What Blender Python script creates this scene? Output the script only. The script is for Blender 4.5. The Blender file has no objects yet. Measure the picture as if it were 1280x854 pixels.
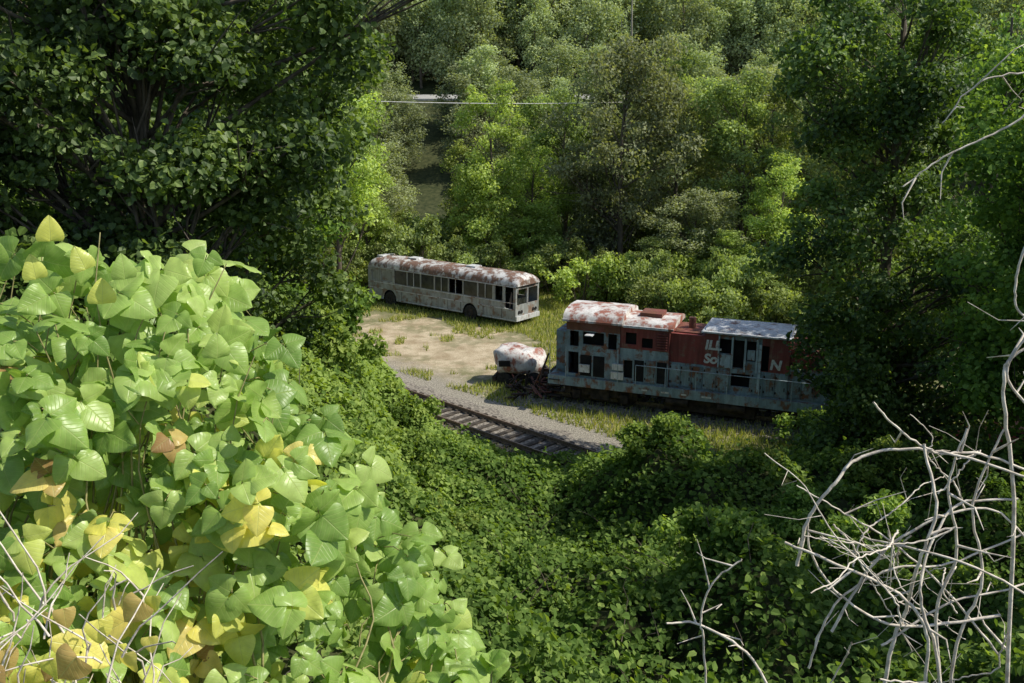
import bpy, math, random
import numpy as np
from mathutils import Vector, Matrix
rng=np.random.default_rng(11)
random.seed(5)
scene=bpy.context.scene
try:
    scene.view_settings.view_transform='Standard'; scene.view_settings.look='None'
    scene.view_settings.exposure=0
except Exception: pass

# ------------------------------------------------------------------ helpers
def sstep(a,b,x):
    t=np.clip((np.asarray(x,float)-a)/(b-a),0,1); return t*t*(3-2*t)
_tab=np.random.default_rng(3).random((256,256))
def vn(x,y,s=1.0,o=0):
    x=np.asarray(x,float)*s+o*17.3+500; y=np.asarray(y,float)*s+o*9.1+500
    xi=np.floor(x).astype(int); yi=np.floor(y).astype(int)
    fx=x-xi; fy=y-yi; fx=fx*fx*(3-2*fx); fy=fy*fy*(3-2*fy)
    a=_tab[xi%256,yi%256]; b=_tab[(xi+1)%256,yi%256]; c=_tab[xi%256,(yi+1)%256]; d=_tab[(xi+1)%256,(yi+1)%256]
    return (a*(1-fx)+b*fx)*(1-fy)+(c*(1-fx)+d*fx)*fy
def norm(v):
    return v/(np.linalg.norm(v,axis=-1,keepdims=True)+1e-9)

class MB:
    def __init__(s): s.v=[];s.f=[];s.a=[];s.l=[];s.n=0
    def add(s,V,F,mat=0,a=0.5,luv=None,smooth=False):
        V=np.asarray(V,float).reshape(-1,3); F=np.asarray(F,int)
        if F.ndim==1: F=F.reshape(1,-1)
        s.v.append(V); s.f.append((F+s.n,mat,smooth))
        A=np.empty(len(V)); A[:]=a; s.a.append(A)
        L=np.zeros((len(V),3))
        if luv is not None: L[:]=luv
        s.l.append(L); s.n+=len(V)
    def box(s,x0,x1,y0,y1,z0,z1,mat=0):
        V=[(x,y,z) for x in (x0,x1) for y in (y0,y1) for z in (z0,z1)]
        F=[(0,1,3,2),(4,6,7,5),(0,4,5,1),(2,3,7,6),(0,2,6,4),(1,5,7,3)]
        s.add(V,F,mat)
    def tube(s,P,R,sides=6,mat=0,a=0.5,cap=False):
        P=np.asarray(P,float); n=len(P); R=np.broadcast_to(np.asarray(R,float),(n,))
        T=np.gradient(P,axis=0); T=norm(T)
        ref=np.array([0.13,0.21,1.0]) if abs(T[:,2]).mean()<.8 else np.array([1.0,.1,.05])
        B=norm(np.cross(T,ref)); N=np.cross(B,T)
        ang=np.linspace(0,2*math.pi,sides,endpoint=False)
        V=P[:,None,:]+R[:,None,None]*(np.cos(ang)[None,:,None]*B[:,None,:]+np.sin(ang)[None,:,None]*N[:,None,:])
        F=[]
        for i in range(n-1):
            for j in range(sides):
                k=(j+1)%sides
                F.append((i*sides+j,i*sides+k,(i+1)*sides+k,(i+1)*sides+j))
        s.add(V.reshape(-1,3),F,mat,a,smooth=True)
        if cap:
            s.add(V[0],[tuple(range(sides))],mat,a); s.add(V[-1],[tuple(range(sides))],mat,a)
    def cyl(s,c,axis,r,h,sides=20,mat=0):
        c=np.array(c,float); ax=norm(np.array(axis,float))
        s.tube([c-ax*h/2,c+ax*h/2],[r,r],sides,mat,cap=True)
    def wall(s,o,u,v,n,U0,U1,V0,V1,holes,th,mat,mi=None):
        """wall sheet with real openings; n = outward normal, th = reveal depth"""
        o,u,v,n=[np.array(q,float) for q in (o,u,v,n)]
        us=sorted(set([U0,U1]+[h[0] for h in holes]+[h[1] for h in holes]))
        vs=sorted(set([V0,V1]+[h[2] for h in holes]+[h[3] for h in holes]))
        for i in range(len(us)-1):
            for j in range(len(vs)-1):
                cu=(us[i]+us[i+1])/2; cv=(vs[j]+vs[j+1])/2
                if any(h[0]<cu<h[1] and h[2]<cv<h[3] for h in holes): continue
                q=[o+u*a+v*b for a,b in ((us[i],vs[j]),(us[i+1],vs[j]),(us[i+1],vs[j+1]),(us[i],vs[j+1]))]
                s.add(q,[(0,1,2,3)],mat)
        for h in holes:
            c=[(h[0],h[2]),(h[1],h[2]),(h[1],h[3]),(h[0],h[3])]
            for k in range(4):
                a,b=c[k],c[(k+1)%4]
                p0=o+u*a[0]+v*a[1]; p1=o+u*b[0]+v*b[1]
                s.add([p0,p1,p1-n*th,p0-n*th],[(0,1,2,3)],mat if mi is None else mi)
    def mesh(s,name,mats):
        me=bpy.data.meshes.new(name)
        V=np.concatenate(s.v); me.vertices.add(len(V)); me.vertices.foreach_set('co',V.ravel())
        loops=np.concatenate([f.ravel() for f,_,_ in s.f]); 
        tot=np.concatenate([np.full(len(f),f.shape[1]) for f,_,_ in s.f])
        mi=np.concatenate([np.full(len(f),m) for f,m,_ in s.f]); sm=np.concatenate([np.full(len(f),k) for f,_,k in s.f])
        st=np.concatenate([[0],np.cumsum(tot)[:-1]])
        me.loops.add(len(loops)); me.loops.foreach_set('vertex_index',loops.astype(np.int32))
        me.polygons.add(len(tot)); me.polygons.foreach_set('loop_start',st.astype(np.int32))
        me.polygons.foreach_set('material_index',mi.astype(np.int32))
        me.polygons.foreach_set('use_smooth',sm.astype(bool))
        for m in mats: me.materials.append(m)
        me.update(calc_edges=True)
        at=me.attributes.new('lv','FLOAT','POINT'); at.data.foreach_set('value',np.concatenate(s.a).astype(np.float32))
        at=me.attributes.new('luv','FLOAT_VECTOR','POINT'); at.data.foreach_set('vector',np.concatenate(s.l).astype(np.float32).ravel())
        return me
    def build(s,name,mats,parent=None,bevel=0):
        ob=bpy.data.objects.new(name,s.mesh(name,mats)); scene.collection.objects.link(ob)
        if parent: ob.parent=parent
        if bevel:
            m=ob.modifiers.new('bev','BEVEL'); m.width=bevel; m.segments=1; m.limit_method='ANGLE'
        return ob
def empty(name,loc=(0,0,0),rz=0,tilt=(0,0)):
    e=bpy.data.objects.new(name,None); e.empty_display_size=.3
    e.location=loc; e.rotation_euler=(tilt[0],tilt[1],rz); scene.collection.objects.link(e); return e

RH=(np.array([(-.5,0,0),(-.02,-.36,.10),(.5,0,-.06),(-.02,.36,.10)]),np.array([(0,1,2),(0,2,3)]))
KU=(np.array([(-.45,0,0),(-.28,-.43,.08),(.16,-.40,.10),(.56,0,-.08),(.16,.40,.10),(-.28,.43,.08)]),np.array([(0,1,2,3),(0,3,4,5)]))
def leaves(mb,P,N,size,lv,tmpl=RH,mat=0):
    P=np.asarray(P); n=len(P); N=norm(N)
    T=norm(np.cross(N,rng.normal(size=(n,3)))); T=norm(T-np.array([0,0,.35])); B=norm(np.cross(N,T)); N=np.cross(T,B)
    tv,tf=tmpl; size=np.broadcast_to(size,(n,))[:,None,None]
    V=P[:,None,:]+size*(tv[None,:,0:1]*T[:,None,:]+tv[None,:,1:2]*B[:,None,:]+tv[None,:,2:3]*N[:,None,:])
    k=len(tv); F=(np.arange(n)[:,None,None]*k+tf[None]).reshape(-1,tf.shape[1])
    mb.add(V.reshape(-1,3),F,mat,np.repeat(np.broadcast_to(lv,(n,)),k))
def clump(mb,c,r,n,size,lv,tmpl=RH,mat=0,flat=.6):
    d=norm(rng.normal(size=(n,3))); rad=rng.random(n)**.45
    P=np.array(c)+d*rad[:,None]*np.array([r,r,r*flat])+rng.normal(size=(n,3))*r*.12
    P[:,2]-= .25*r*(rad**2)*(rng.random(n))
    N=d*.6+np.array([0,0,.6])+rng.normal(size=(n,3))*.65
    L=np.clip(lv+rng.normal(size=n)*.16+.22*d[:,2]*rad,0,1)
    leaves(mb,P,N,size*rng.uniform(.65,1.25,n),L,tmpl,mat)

# ------------------------------------------------------------------ materials
def newmat(name):
    m=bpy.data.materials.new(name); m.use_nodes=True; nt=m.node_tree; nt.nodes.clear(); return m,nt,nt.nodes,nt.links
def ramp(nd,stops):
    r=nd.new('ShaderNodeValToRGB'); el=r.color_ramp.elements
    while len(el)<len(stops): el.new(.5)
    for e,(p,c) in zip(el,stops): e.position=p; e.color=(*c,1)
    return r
def leafmat(name,stops,tcol=(1.4,1.4,.42),tf=.42,rough=.5,veins=False,objvar=.25,gain=1.0,gloss=True):
    m,nt,nd,lk=newmat(name)
    at=nd.new('ShaderNodeAttribute'); at.attribute_name='lv'
    r=ramp(nd,[(p_,tuple(min(.9,q*gain) for q in c_)) for p_,c_ in stops]); lk.new(at.outputs['Fac'],r.inputs[0]); col=r.outputs[0]
    if objvar:
        oi=nd.new('ShaderNodeObjectInfo'); hs=nd.new('ShaderNodeHueSaturation')
        mr=nd.new('ShaderNodeMapRange'); mr.inputs[3].default_value=1-objvar; mr.inputs[4].default_value=1+objvar
        lk.new(oi.outputs['Random'],mr.inputs[0]); lk.new(mr.outputs[0],hs.inputs['Value'])
        mh=nd.new('ShaderNodeMapRange'); mh.inputs[3].default_value=.492; mh.inputs[4].default_value=.510
        lk.new(oi.outputs['Random'],mh.inputs[0]); lk.new(mh.outputs[0],hs.inputs['Hue'])
        hs.inputs['Saturation'].default_value=.93
        lk.new(col,hs.inputs['Color']); col=hs.outputs[0]
    if gloss:
        p=nd.new('ShaderNodeBsdfPrincipled'); p.inputs['Roughness'].default_value=rough
        p.inputs['Specular IOR Level'].default_value=.4; pin=p.inputs['Base Color']
    else:
        p=nd.new('ShaderNodeBsdfDiffuse'); pin=p.inputs[0]
    if veins:
        a2=nd.new('ShaderNodeAttribute'); a2.attribute_name='luv'
        sp=nd.new('ShaderNodeSeparateXYZ'); lk.new(a2.outputs['Vector'],sp.inputs[0])
        def M(op,a,b=None,c=None):
            n=nd.new('ShaderNodeMath'); n.operation=op
            for i,q in enumerate((a,b,c)):
                if q is None: continue
                if isinstance(q,(int,float)): n.inputs[i].default_value=q
                else: lk.new(q,n.inputs[i])
            return n.outputs[0]
        ab=M('ABSOLUTE',sp.outputs[1]); 
        mid=M('SUBTRACT',1.0,M('MULTIPLY',ab,45.0)); mid=M('MAXIMUM',mid,0.0)
        fr=M('FRACT',M('MULTIPLY',M('SUBTRACT',sp.outputs[0],M('MULTIPLY',ab,.75)),7.0))
        d=M('ABSOLUTE',M('SUBTRACT',fr,.5)); lat=M('MAXIMUM',M('SUBTRACT',1.0,M('MULTIPLY',d,9.0)),0.0)
        v=M('MAXIMUM',mid,M('MULTIPLY',lat,.55))
        mx=nd.new('ShaderNodeMix'); mx.data_type='RGBA'; lk.new(M('MULTIPLY',v,.5),mx.inputs[0])
        lk.new(col,mx.inputs[6]); mx.inputs[7].default_value=(.62,.66,.28,1)
        tc=nd.new('ShaderNodeTexCoord'); nz=nd.new('ShaderNodeTexNoise'); nz.inputs['Scale'].default_value=28; nz.inputs['Detail'].default_value=5
        lk.new(tc.outputs['Object'],nz.inputs['Vector'])
        m2=nd.new('ShaderNodeMix'); m2.data_type='RGBA'; m2.blend_type='MULTIPLY'; m2.inputs[0].default_value=.45
        rr=ramp(nd,[(.3,(.65,.66,.5)),(.65,(1.1,1.1,1.0))]); lk.new(nz.outputs[0],rr.inputs[0])
        lk.new(mx.outputs[2],m2.inputs[6]); lk.new(rr.outputs[0],m2.inputs[7]); col=m2.outputs[2]
        bp=nd.new('ShaderNodeBump'); bp.inputs['Strength'].default_value=.35; bp.inputs['Distance'].default_value=.004; bp.invert=True
        lk.new(v,bp.inputs['Height']); lk.new(bp.outputs[0],p.inputs['Normal'])
    lk.new(col,pin)
    tr=nd.new('ShaderNodeBsdfTranslucent'); tm=nd.new('ShaderNodeMix'); tm.data_type='RGBA'; tm.blend_type='MULTIPLY'; tm.inputs[0].default_value=1
    lk.new(col,tm.inputs[6]); tm.inputs[7].default_value=(*tcol,1); lk.new(tm.outputs[2],tr.inputs[0])
    ms=nd.new('ShaderNodeMixShader'); ms.inputs[0].default_value=tf
    lk.new(p.outputs[0],ms.inputs[1]); lk.new(tr.outputs[0],ms.inputs[2])
    o=nd.new('ShaderNodeOutputMaterial'); lk.new(ms.outputs[0],o.inputs[0]); return m
def simple(name,c1,c2,scale=3,rough=.8,bump=.3,metal=0,stretch=(1,1,1),detail=8,spec=.4):
    m,nt,nd,lk=newmat(name)
    tc=nd.new('ShaderNodeTexCoord'); mp=nd.new('ShaderNodeMapping'); mp.inputs['Scale'].default_value=stretch
    nz=nd.new('ShaderNodeTexNoise'); nz.inputs['Scale'].default_value=scale; nz.inputs['Detail'].default_value=detail
    lk.new(tc.outputs['Object'],mp.inputs[0]); lk.new(mp.outputs[0],nz.inputs['Vector'])
    r=ramp(nd,[(.35,c1),(.65,c2)]); lk.new(nz.outputs[0],r.inputs[0])
    p=nd.new('ShaderNodeBsdfPrincipled'); p.inputs['Roughness'].default_value=rough; p.inputs['Metallic'].default_value=metal
    p.inputs['Specular IOR Level'].default_value=spec
    lk.new(r.outputs[0],p.inputs['Base Color'])
    b=nd.new('ShaderNodeBump'); b.inputs['Strength'].default_value=bump; b.inputs['Distance'].default_value=.02
    lk.new(nz.outputs[0],b.inputs['Height']); lk.new(b.outputs[0],p.inputs['Normal'])
    o=nd.new('ShaderNodeOutputMaterial'); lk.new(p.outputs[0],o.inputs[0]); return m
def weathered(name,paint,paint2,rust=.5,rough=.65,scale=1.0,seed=0.0,rustc=(.13,.05,.025)):
    m,nt,nd,lk=newmat(name)
    tc=nd.new('ShaderNodeTexCoord')
    def N(sc,st,det=8,off=0):
        mp=nd.new('ShaderNodeMapping'); mp.inputs['Scale'].default_value=st; mp.inputs['Location'].default_value=(off,off*.7,off*1.3)
        nz=nd.new('ShaderNodeTexNoise'); nz.inputs['Scale'].default_value=sc; nz.inputs['Detail'].default_value=det; nz.inputs['Roughness'].default_value=.65
        lk.new(tc.outputs['Object'],mp.inputs[0]); lk.new(mp.outputs[0],nz.inputs['Vector']); return nz.outputs[0]
    a=N(.8*scale,(1,1,1),6,seed); b=N(1.7*scale,(1,1,1.1),10,seed+5); c=N(5*scale,(1,1,.12),5,seed+9)
    r0=ramp(nd,[(.38,paint),(.62,paint2)]); lk.new(a,r0.inputs[0])
    ad=nd.new('ShaderNodeMath'); ad.operation='ADD'; 
    mu=nd.new('ShaderNodeMath'); mu.operation='MULTIPLY'; mu.inputs[1].default_value=.45; lk.new(c,mu.inputs[0])
    mu2=nd.new('ShaderNodeMath'); mu2.operation='MULTIPLY'; mu2.inputs[1].default_value=.75; lk.new(b,mu2.inputs[0])
    lk.new(mu.outputs[0],ad.inputs[0]); lk.new(mu2.outputs[0],ad.inputs[1])
    th=.78-.36*rust
    rm=ramp(nd,[(max(0,th-.05),(0,0,0)),(th+.05,(1,1,1))]); lk.new(ad.outputs[0],rm.inputs[0])
    rc=ramp(nd,[(.3,tuple(q*.5 for q in rustc)),(.7,tuple(q*1.7 for q in rustc))]); lk.new(b,rc.inputs[0])
    mx=nd.new('ShaderNodeMix'); mx.data_type='RGBA'; lk.new(rm.outputs[0],mx.inputs[0]); lk.new(r0.outputs[0],mx.inputs[6]); lk.new(rc.outputs[0],mx.inputs[7])
    m2=nd.new('ShaderNodeMix'); m2.data_type='RGBA'; m2.blend_type='MULTIPLY'; m2.inputs[0].default_value=.65
    rs=ramp(nd,[(.35,(.45,.42,.38)),(.6,(1,1,1))]); lk.new(c,rs.inputs[0]); lk.new(mx.outputs[2],m2.inputs[6]); lk.new(rs.outputs[0],m2.inputs[7])
    p=nd.new('ShaderNodeBsdfPrincipled'); p.inputs['Roughness'].default_value=rough
    lk.new(m2.outputs[2],p.inputs['Base Color'])
    bp=nd.new('ShaderNodeBump'); bp.inputs['Strength'].default_value=.4; bp.inputs['Distance'].default_value=.03
    lk.new(b,bp.inputs['Height']); lk.new(bp.outputs[0],p.inputs['Normal'])
    o=nd.new('ShaderNodeOutputMaterial'); lk.new(p.outputs[0],o.inputs[0]); return m

M_bark=simple('bark',(.06,.05,.035),(.16,.13,.10),9,.95,.6,stretch=(1,1,.25))
M_palebark=simple('pale_bark',(.2,.17,.13),(.38,.34,.28),9,.9,.5,stretch=(1,1,.25))
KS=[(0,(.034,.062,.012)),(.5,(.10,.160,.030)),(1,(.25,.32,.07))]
M_kud=leafmat('kudzu_leaf_shaded',KS,gain=1.12,gloss=False)  # lower gain than the copy below: slope shade put into the colour
M_kud2=leafmat('kudzu_leaf_sunlit',KS,gain=1.55,gloss=False)  # brighter copy of the same greens, sunlight put into the colour
M_dark=leafmat('vine_tree_leaf',[(0,(.022,.045,.012)),(.5,(.072,.120,.026)),(1,(.18,.26,.06))],gain=1.7)
M_mid=leafmat('woodland_leaf',[(0,(.055,.072,.028)),(.5,(.125,.160,.055)),(1,(.24,.28,.11))],gain=2.0,gloss=False)
M_olive=leafmat('olive_leaf',[(0,(.065,.075,.04)),(.5,(.135,.150,.08)),(1,(.22,.24,.14))],tf=.38,gain=2.0,gloss=False)
M_bright=leafmat('sunny_leaf',[(0,(.08,.11,.025)),(.5,(.18,.225,.06)),(1,(.32,.37,.12))],tf=.45,gain=1.85,gloss=False)
M_far=leafmat('distant_leaf_hazed',[(0,(.10,.125,.07)),(.5,(.18,.21,.11)),(1,(.27,.30,.16))],tf=.35,objvar=.28,gain=1.95,gloss=False)  # pale stops: distance haze put into the leaf colour
M_close=leafmat('kudzu_leaf_close',[(0,(.19,.32,.07)),(.3,(.33,.48,.12)),(.55,(.47,.60,.19)),(.74,(.78,.75,.17)),(.9,(.82,.66,.24)),(1,(.40,.24,.10))],tcol=(1.12,1.15,.5),tf=.46,rough=.34,veins=True,objvar=0,gain=1.1)
M_stem=simple('vine_stem',(.20,.18,.07),(.36,.32,.14),30,.8,.2)
M_dry=simple('dry_vine',(.46,.39,.31),(.78,.70,.58),25,.85,.4)
M_grass=leafmat('grass_blade',[(0,(.09,.12,.03)),(.5,(.21,.25,.06)),(1,(.46,.42,.18))],tf=.35,objvar=0,gain=1.4,gloss=False)

# ------------------------------------------------------------------ terrain
def T(x,y):
    x=np.asarray(x,float); y=np.asarray(y,float)
    z=np.interp(y,[-60,0,3,6,12,20,28,34,78,90,122,132,162,176,420,900],[16,12.4,10.5,8.3,5.2,2.4,.9,0,0,-2.2,-2.2,.5,13.6,13.9,110,170])
    bh=np.interp(-x,[-.8,0,2.7,5.5,9,20],[0,.3,1.9,5.3,8.0,9])
    z=z+bh*(1-sstep(30,37,y))*sstep(5,16,y)
    z=z+1.0*np.exp(-((x+2.2)/1.3)**2-((y-3.4)/1.4)**2)
    rm=(1.75-.03*np.clip(x-6,0,20))*sstep(1.2,5.2,x)*np.exp(-((y-26.4)/3.3)**2)*(1-sstep(30,34,y))
    z=z+rm
    z=z+1.3*np.exp(-((x-3.6)/2.2)**2-((y-15.5)/2.2)**2)+.9*np.exp(-((x-8)/3)**2-((y-19)/2)**2)
    k=(1-sstep(29,34.0,y))*sstep(5,11,y)
    z=z+k*(1.2*(vn(x,y,.36,1)-.5)+1.25*(vn(x,y,.8,2)-.45)+.5*(vn(x,y,1.9,3)-.5))
    far=sstep(180,230,y)
    z=z+far*12*(vn(x,y,.012,5)-.5)
    return z
xs=np.unique(np.concatenate([np.arange(-900,-60,40),np.arange(-60,-24,2),np.arange(-24,26,.35),np.arange(26,60,2),np.arange(60,901,40)]))
ys=np.unique(np.concatenate([np.arange(-60,-4,4),np.arange(-4,42,.35),np.arange(42,130,2),np.arange(130,240,4),np.arange(240,300,10),np.arange(300,901,30)]))
X,Y=np.meshgrid(xs,ys,indexing='ij'); Z=T(X,Y)-.12*(Y<34)
nx,ny=X.shape; idx=np.arange(nx*ny).reshape(nx,ny)
F=np.stack([idx[:-1,:-1],idx[1:,:-1],idx[1:,1:],idx[:-1,1:]],-1).reshape(-1,4)
mb=MB(); mb.add(np.stack([X,Y,Z],-1).reshape(-1,3),F,smooth=True)
m,nt,nd,lk=newmat('ground_soil')
def MM(op,a,b=None):
    n=nd.new('ShaderNodeMath'); n.operation=op
    for i,q in enumerate((a,b)):
        if q is None: continue
        if isinstance(q,(int,float)): n.inputs[i].default_value=q
        else: lk.new(q,n.inputs[i])
    return n.outputs[0]
geo=nd.new('ShaderNodeNewGeometry'); sp=nd.new('ShaderNodeSeparateXYZ'); lk.new(geo.outputs['Position'],sp.inputs[0])
def NZ(sc,det=6,ro=.6):
    n=nd.new('ShaderNodeTexNoise'); n.inputs['Scale'].default_value=sc; n.inputs['Detail'].default_value=det; n.inputs['Roughness'].default_value=ro
    lk.new(geo.outputs['Position'],n.inputs['Vector']); return n.outputs[0]
n1=NZ(.35); n2=NZ(1.6,8); n3=NZ(14,6,.7); n4=NZ(.9,8,.65)
ex=MM('DIVIDE',MM('ADD',sp.outputs[0],5.5),8.5); ey=MM('DIVIDE',MM('SUBTRACT',MM('ADD',sp.outputs[1],MM('MULTIPLY',sp.outputs[0],.45)),49.5),6.5)
d=MM('ADD',MM('POWER',MM('ABSOLUTE',ex),2.0),MM('POWER',MM('ABSOLUTE',ey),2.0))
d=MM('ADD',d,MM('MULTIPLY',MM('SUBTRACT',n1,.5),4.5)); d=MM('ADD',d,MM('MULTIPLY',MM('SUBTRACT',n2,.5),4.6))
sand=ramp(nd,[(.12,(1,1,1)),(.45,(.5,.5,.5)),(.85,(0,0,0))]); lk.new(MM('MULTIPLY',d,.6),sand.inputs[0])
grs=ramp(nd,[(.3,(.08,.10,.035)),(.5,(.15,.16,.07)),(.7,(.28,.23,.15))]); lk.new(n2,grs.inputs[0])
snd=ramp(nd,[(.3,(.34,.275,.185)),(.7,(.66,.56,.41))]); lk.new(n3,snd.inputs[0])
sdm=nd.new('ShaderNodeMix'); sdm.data_type='RGBA'; sdm.blend_type='MULTIPLY'; sdm.inputs[0].default_value=1
tr_=ramp(nd,[(.35,(.62,.58,.52)),(.6,(1,1,1))]); lk.new(n4,tr_.inputs[0]); lk.new(snd.outputs[0],sdm.inputs[6]); lk.new(tr_.outputs[0],sdm.inputs[7])
mx=nd.new('ShaderNodeMix'); mx.data_type='RGBA'; lk.new(sand.outputs[0],mx.inputs[0]); lk.new(grs.outputs[0],mx.inputs[6]); lk.new(sdm.outputs[2],mx.inputs[7])
dl=MM('ABSOLUTE',MM('ADD',MM('MULTIPLY',MM('ADD',sp.outputs[0],3.0),.69),MM('MULTIPLY',MM('SUBTRACT',sp.outputs[1],41.0),.72)))
dl=MM('ADD',dl,MM('MULTIPLY',MM('SUBTRACT',n2,.5),3.5))
gm=ramp(nd,[(.22,(1,1,1)),(.42,(0,0,0))]); lk.new(MM('MULTIPLY',dl,.1),gm.inputs[0])
grv=ramp(nd,[(.38,(.12,.11,.09)),(.5,(.27,.245,.20)),(.62,(.46,.42,.35))]); lk.new(n3,grv.inputs[0])
m2=nd.new('ShaderNodeMix'); m2.data_type='RGBA'; lk.new(gm.outputs[0],m2.inputs[0]); lk.new(mx.outputs[2],m2.inputs[6]); lk.new(grv.outputs[0],m2.inputs[7])
c1=MM('LESS_THAN',sp.outputs[1],33.5); c2=MM('GREATER_THAN',sp.outputs[1],120.0); cc=MM('MAXIMUM',c1,c2)
hum=ramp(nd,[(.3,(.02,.03,.011)),(.7,(.08,.085,.035))]); lk.new(n2,hum.inputs[0])
m3=nd.new('ShaderNodeMix'); m3.data_type='RGBA'; lk.new(cc,m3.inputs[0]); lk.new(m2.outputs[2],m3.inputs[6]); lk.new(hum.outputs[0],m3.inputs[7])
p=nd.new('ShaderNodeBsdfPrincipled'); p.inputs['Roughness'].default_value=.95; p.inputs['Specular IOR Level'].default_value=.15
lk.new(m3.outputs[2],p.inputs['Base Color'])
b=nd.new('ShaderNodeBump'); b.inputs['Strength'].default_value=.7; b.inputs['Distance'].default_value=.06; lk.new(n3,b.inputs['Height']); lk.new(b.outputs[0],p.inputs['Normal'])
o=nd.new('ShaderNodeOutputMaterial'); lk.new(p.outputs[0],o.inputs[0])
mb.build('ground',[m])

# river
mw,nt,nd,lk=newmat('river_water')
p=nd.new('ShaderNodeBsdfPrincipled'); p.inputs['Base Color'].default_value=(.03,.035,.02,1); p.inputs['Roughness'].default_value=.1
nz=nd.new('ShaderNodeTexNoise'); nz.inputs['Scale'].default_value=1.2; tc=nd.new('ShaderNodeTexCoord'); lk.new(tc.outputs['Object'],nz.inputs['Vector'])
b=nd.new('ShaderNodeBump'); b.inputs['Strength'].default_value=.25; b.inputs['Distance'].default_value=.1; lk.new(nz.outputs[0],b.inputs['Height']); lk.new(b.outputs[0],p.inputs['Normal'])
o=nd.new('ShaderNodeOutputMaterial'); lk.new(p.outputs[0],o.inputs[0])
mb=MB(); mb.add([(-900,84,-1.4),(900,84,-1.4),(900,128,-1.4),(-900,128,-1.4)],[(0,1,2,3)]); mb.build('river',[mw])
M_asph=simple('asphalt',(.30,.30,.29),(.40,.39,.37),2,.9,.2)
M_line=simple('road_paint',(.6,.6,.55),(.75,.75,.7),5,.7,.1)
mb=MB(); mb.add([(-300,165.5,14.0),(300,165.5,14.0),(300,175,14.75),(-300,175,14.75)],[(0,1,2,3)])
mb.add([(-300,169.6,14.335),(300,169.6,14.335),(300,169.8,14.352),(-300,169.8,14.352)],[(0,1,2,3)],1)
mb.build('road',[M_asph,M_line])
M_galv=simple('galvanised_steel',(.35,.36,.36),(.5,.5,.5),4,.5,.1,metal=.6)
mb=MB(); mb.box(-120,120,164.9,165.0,13.7,14.0)
for i in range(-120,121,4): mb.box(i-.08,i+.08,165.0,165.15,12.8,13.95)
mb.build('guard_rail',[M_galv])

# ------------------------------------------------------------------ kudzu cover
def kudzu_cover():
    mb=MB()
    def scat(n,ymin,ymax,xlo,xhi):
        y=ymin+(ymax-ymin)*rng.random(n)**.95
        lo=np.maximum(xlo,-(.66*y+3)); hi=np.minimum(xhi,.66*y+4)
        x=lo+(hi-lo)*rng.random(n)
        keep=rng.random(n)<(hi-lo)/((.66*ymax+3)*2)*1.6
        return x[keep],y[keep]
    xy=[scat(250000,6,36.2,-40,40),scat(110000,10,36.5,-14,0.5)]
    x=np.concatenate([a for a,_ in xy]); y=np.concatenate([b for _,b in xy])
    lim=33.9+1.6*(vn(x,y,.5,8)-.5)+1.6*sstep(1,-4,x)
    k=y<lim; x=x[k]; y=y[k]
    e=.12; z=T(x,y); gx=(T(x+e,y)-T(x-e,y))/(2*e); gy=(T(x,y+e)-T(x,y-e))/(2*e)
    N=norm(np.stack([-gx,-gy,np.ones_like(gx)],-1))
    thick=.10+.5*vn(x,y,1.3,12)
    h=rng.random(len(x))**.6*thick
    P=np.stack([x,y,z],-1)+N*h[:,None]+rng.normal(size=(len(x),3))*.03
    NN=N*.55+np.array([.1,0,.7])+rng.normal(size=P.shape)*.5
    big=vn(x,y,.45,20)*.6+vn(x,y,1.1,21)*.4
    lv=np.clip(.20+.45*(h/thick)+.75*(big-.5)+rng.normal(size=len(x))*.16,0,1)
    # sunlit left bank and shaded hollow are put into the leaf tone
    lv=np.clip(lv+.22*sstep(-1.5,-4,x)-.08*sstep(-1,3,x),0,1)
    s=(.098+.0021*y)*rng.uniform(.55,1.25,len(x))
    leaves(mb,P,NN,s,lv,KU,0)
    n=3000; y=rng.uniform(8,33,n); x=rng.uniform(-1,1,n)*(.6*y+2); z=T(x,y)
    q=rng.integers(4,10,n); rep=np.repeat(np.arange(n),q)
    hh=rng.random(len(rep))*rng.uniform(.2,.8,n)[rep]
    P=np.stack([x[rep]+rng.normal(size=len(rep))*.08,y[rep]+rng.normal(size=len(rep))*.08,z[rep]+.25+hh],-1)
    leaves(mb,P,np.array([0,0,.7])+rng.normal(size=P.shape)*.6,.15*rng.uniform(.6,1.1,len(rep)),np.clip(.6+rng.normal(size=len(rep))*.2,0,1),KU,0)
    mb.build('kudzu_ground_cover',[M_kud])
    mb=MB(); g=np.random.default_rng(8)
    for i in range(170):
        y=g.uniform(8,30); x=g.uniform(-1,1)*(.5*y); z=float(T(x,y)); d=np.array([g.normal()*.5,g.normal()*.4,1.0]); l=g.uniform(.5,1.3)
        p=np.array([x,y,z]); mb.tube([p,p+d*l*.6,p+d*l+np.array([g.normal()*.2,0,-.1])],[.012,.008,.004],4)
    mb.build('dead_canes',[M_bark])
kudzu_cover()

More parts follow.
